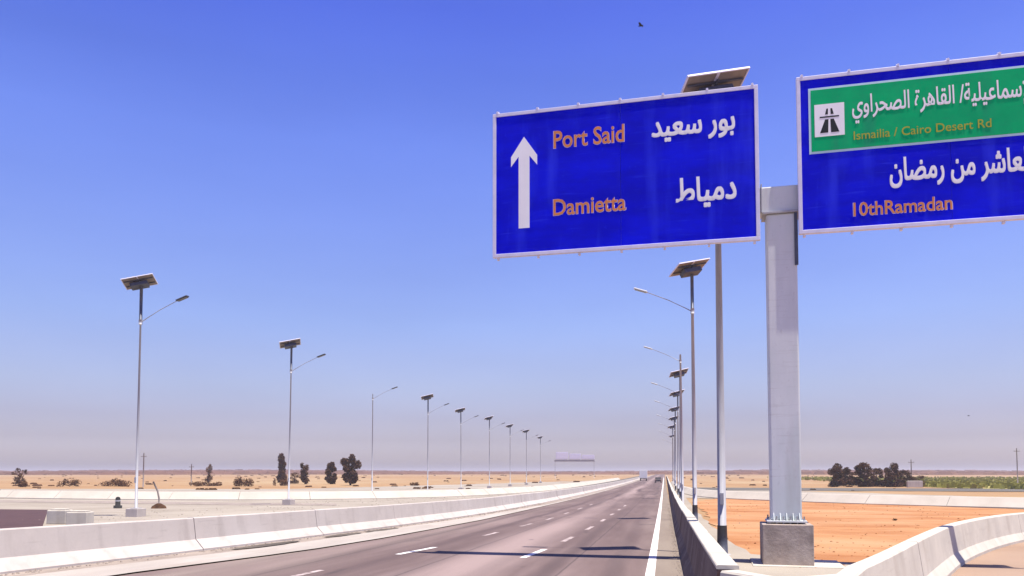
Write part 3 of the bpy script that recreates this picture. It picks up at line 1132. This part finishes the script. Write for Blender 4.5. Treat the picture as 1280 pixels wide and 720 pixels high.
# scattered dry scrub far out on the sand (nobody could count it)
rn = random.Random(77)
bm = B()
for _ in range(520):
    d = 130 + 1100 * rn.random() ** 1.6
    a = rn.uniform(-1.0, .7)
    x, y = math.sin(a) * d, math.cos(a) * d
    if -22 < x < 6 or (x > 40 and d < 480 and a < .6):
        continue
    s = rn.uniform(.25, .8) * (1 + d / 500)
    s *= .55
    for k in range(5):
        p = Vector((x + rn.uniform(-1, 1) * s, y + rn.uniform(-1, 1) * s, zg(y) - .05))
        u = Vector((rn.uniform(-1, 1), rn.uniform(-1, 1), 0)).normalized() * s
        bm.faces.new([bm.verts.new(p - u), bm.verts.new(p + u), bm.verts.new(p + u * .5 + Vector((0, 0, s * .6))), bm.verts.new(p - u * .5 + Vector((0, 0, s * .55)))])
o = link('desert_scrub', bm, 'leaf_brown')
o['kind'] = 'stuff'
o['label'] = 'scattered dry scrub on the far sand'

# stones and clods on the sand and gravel (nobody could count them)
def stones(name, label, m, n, region, smin, smax, off=-.02, seed=5):
    rn = random.Random(seed)
    bm = B()
    for _ in range(n):
        x, y = region(rn)
        s = rn.uniform(smin, smax) * (1 + y / 60)
        c = Vector((x, y, zg(y) + off))
        base = [bm.verts.new(c + Vector((math.cos(k * PI / 2.5) * s * rn.uniform(.7, 1.2), math.sin(k * PI / 2.5) * s * rn.uniform(.7, 1.2), -.01))) for k in range(5)]
        top = [bm.verts.new(c + (v.co - c) * .55 + Vector((0, 0, s * rn.uniform(.5, .9)))) for v in base]
        for k in range(5):
            bm.faces.new((base[k], base[(k + 1) % 5], top[(k + 1) % 5], top[k]))
        bm.faces.new(top)
    o = link(name, bm, m)
    o['kind'] = 'stuff'
    o['label'] = label


def gore_pt(rn):
    y = 18 + 50 * rn.random() ** 1.4
    xr = interp([(10, 2), (15.4, 4.2), (20, 6.2), (25.3, 9), (29.3, 11.6), (34, 16), (39, 22), (68, 16)], y)
    return rn.uniform(2.2, max(2.5, xr)), y


stones('sand_clods', 'small clods and stones on the orange sand', 'orange_sand', 420, gore_pt, .008, .035)
stones('dark_pebbles', 'scattered darker pebbles on the orange sand', 'dirt', 24, gore_pt, .008, .03, seed=9)
stones('gravel_stones', 'loose pale stones on the gravel ground left of the barrier', 'pale_gravel', 500,
       lambda rn: (rn.uniform(-30, -14), 32 + 60 * rn.random() ** 1.3), .01, .035, seed=12)
stones('verge_grit', 'loose grit swept against the foot of the left barrier', 'dirt', 500,
       lambda rn: (lambda y: (interp(MED, y) + rn.gauss(.35, .12), y))(12 + 50 * rn.random() ** 1.3), .008, .028, off=.02, seed=13)
stones('shoulder_grit', 'loose grit along the foot of the right barrier', 'dirt', 1200,
       lambda rn: (.33 - abs(rn.gauss(0, .07)), 9 + 45 * rn.random() ** 1.3), .005, .016, off=.008, seed=14)

# green field right
struct('field_ground', sheet([(49, 158), (56, 146), (160, 110), (420, 300), (420, 420), (60, 420)], -.02, ys=[y for y in YS if y > 100]), 'fieldsoil')
bm = B()
for _ in range(16000):
    y = 128 + 290 * rn.random() ** 1.3
    x = rn.uniform(49 + max(0, 158 - y) * .5, 60 + (y - 100) * 1.4 + 60)
    s = rn.uniform(.4, .9)
    p = Vector((x, y, zg(y) - .05))
    u = Vector((rn.uniform(-1, 1), rn.uniform(-1, 1), 0)).normalized() * s * .8
    bm.faces.new([bm.verts.new(p - u), bm.verts.new(p + u), bm.verts.new(p + u * .5 + Vector((rn.uniform(-.2, .2), 0, s))), bm.verts.new(p - u * .6 + Vector((0, 0, s * .9)))])
o = link('green_crops', bm, 'field')
o['kind'] = 'stuff'
o['label'] = 'low olive green crops in the field at right'


# utility poles
def upole(x, y, h, label):
    t = thing('utility_pole', label, 'utility pole', (x, y, zg(y) - .1), 0, 'utility poles')
    bm = B()
    tube(bm, [(0, 0, 0), (0, 0, h)], [.13, .08], 8)
    link('pole', bm, 'wood', t)
    bm = B()
    box(bm, -.6, .6, -.05, .05, h - .68, h - .58, .01)
    link('crossarm', bm, 'wood', t)
    for x_ in (-.5, 0, .5):
        bm = B()
        tube(bm, [(x_, 0, h - .56), (x_, 0, h - .36)], [.05, .03], 6)
        link('insulator', bm, 'galv', t)


upole(51.5, 182.8, 5.6, 'thin dark pole standing in the green field near the trees')
upole(73.6, 187, 8.0, 'tall thin dark pole at the right edge of the green field')
upole(-95.8, 134.5, 6.4, 'thin dark pole just right of the nearest left lamp')
upole(-99, 155, 4.6, 'short faint pole right of the nearest left lamp, beyond the bushes')

# bollard and leaning pipe near the left lamp
t = thing('rubber_bollard', 'short dark bollard left of the nearest left lamp base', 'bollard', (-35.0, 46.6, zg(46.6) + .1))
bm = B()
tube(bm, [(0, 0, -.2), (0, 0, .05), (0, 0, .06), (0, 0, .5), (0, 0, .58), (0, 0, .62)], [.26, .26, .16, .15, .12, .04], 12)
link('post', bm, 'rubber', t)
bm = B()
tube(bm, [(0, 0, .33), (0, 0, .42)], .158, 12)
link('band', bm, 'galv', t)
t = thing('bent_pipe', 'thin pale bent pipe leaning out of a dark base right of the nearest left lamp', 'pipe', (-32.3, 47.0, zg(47)))
bm = B()
tube(bm, [(0, 0, 0), (.0, 0, .6), (-.12, 0, 1.1), (-.45, 0, 1.7)], .055, 8)
link('pipe', bm, 'backsheet', t)
bm = B()
tube(bm, [(0, 0, -.05), (0, 0, .12), (0, 0, .3)], [.5, .42, .12], 9)
link('base', bm, 'leaf_dark', t)


# ------------------------------------------------------------------ vehicles far away
def vehicle(name, label, cat, x, y, rz, kind, m):
    t = thing(name, label, cat, (x, y, zg(y) + .01), rz)
    if kind == 'truck':
        bm = B()
        box(bm, -1.2, 1.2, -3.2, 2.2, .9, 3.4, .05)
        link('cargo_box', bm, m, t)
        bm = B()
        box(bm, -1.1, 1.1, 2.3, 4.0, .6, 2.5, .15)
        link('cab', bm, m, t)
        bm = B()
        box(bm, -1.0, 1.0, 4.0, 4.03, 1.6, 2.3)
        link('windscreen', bm, 'glass', t)
        ax_, tr, L = (-2.2, 3.1), .48, 1.05
    else:
        bm = B()
        vs = [(-.85, -2.1, .35), (-.85, 2.1, .35), (-.85, 2.1, .8), (-.85, 1.0, .95), (-.75, .4, 1.45), (-.75, -1.2, 1.48), (-.85, -1.9, .98), (-.85, -2.1, .85)]
        a = [bm.verts.new(v) for v in vs]
        b = [bm.verts.new((-v[0], v[1], v[2])) for v in vs]
        bm.faces.new(a)
        bm.faces.new(b[::-1])
        for i in range(len(vs)):
            bm.faces.new((a[i], b[i], b[(i + 1) % len(vs)], a[(i + 1) % len(vs)]))
        fix(bm)
        link('body', bm, m, t)
        bm = B()
        box(bm, -.66, .66, -1.62, -1.58, 1.05, 1.38, 0, Matrix.Translation((0, -.08, 0)))
        link('rear_window', bm, 'glass', t)
        for s in (-1, 1):
            bm = B()
            box(bm, s * .8 - .02, s * .8 + .035, -1.2, .35, 1.0, 1.36)
            link('side_window', bm, 'glass', t)
            bm = B()
            box(bm, s * .68 - .12, s * .68 + .12, -2.13, -2.09, .68, .82)
            link('tail_light', bm, 'orange', t)
        ax_, tr, L = (-1.35, 1.35), .33, .85
    for yy in ax_:
        for s in (-1, 1):
            bm = B()
            tube(bm, [(s * (L - .2), yy, tr), (s * L, yy, tr)], tr, 14)
            link('wheel', bm, 'rubber', t)
    return t


vehicle('white_truck', 'tiny white truck far away where the highway vanishes', 'truck', -6.6, 262, 0, 'truck', 'vwhite')
vehicle('dark_car', 'tiny dark car far away on the right lane of the highway', 'car', -1.6, 215, 0, 'car', 'vdark')
end_block(45.6, 160, .1, 2.7, 1.15, 'low white concrete block at the right end of the dark tree clump')


# ------------------------------------------------------------------ birds (far specks in the sky)
def bird(label, x, y, z, rz):
    t = thing('bird', label, 'bird', (x, y, z), rz)
    t.scale = (.42, .42, .42)
    bm = B()
    tube(bm, [(0, -.2, 0), (0, -.08, .0), (0, .06, .01), (0, .16, .02), (0, .22, .02)], [.01, .04, .05, .03, .008], 8)
    link('body', bm, 'rubber', t)
    for s in (-1, 1):
        bm = B()
        p = [(s * .03, .08, .02), (s * .2, .1, .1), (s * .38, -.02, .07), (s * .2, -.06, .09), (s * .03, -.08, .02)]
        a = [bm.verts.new(v) for v in p]
        b = [bm.verts.new((v[0], v[1], v[2] + .012)) for v in p]
        bm.faces.new(a)
        bm.faces.new(b)
        for i in range(5):
            bm.faces.new((a[i], a[(i + 1) % 5], b[(i + 1) % 5], b[i]))
        link('wing', fix(bm), 'rubber', t)


bird('tiny dark bird high in the sky above the left sign', -.55, 23.3, 14.9, 1.2)
bird('tiny dark bird low in the sky at right above the field', 22.5, 65.3, 5.9, .8)

# ------------------------------------------------------------------ haze
if True:
    bm = B()
    box(bm, -9500, 9500, -600, 9500, -4.5, 16.5)
    hz = link('haze', bm, None)
    m = bpy.data.materials.new('haze')
    m.use_nodes = True
    t = m.node_tree
    t.nodes.remove(t.nodes['Principled BSDF'])
    v = t.nodes.new('ShaderNodeVolumePrincipled')
    v.inputs['Color'].default_value = (.93, .88, .90, 1)
    v.inputs['Density'].default_value = .0004
    v.inputs['Anisotropy'].default_value = .2
    t.links.new(v.outputs[0], t.nodes['Material Output'].inputs['Volume'])
    hz.data.materials.append(m)
    hz['kind'] = 'stuff'
    hz['label'] = 'thin desert haze'
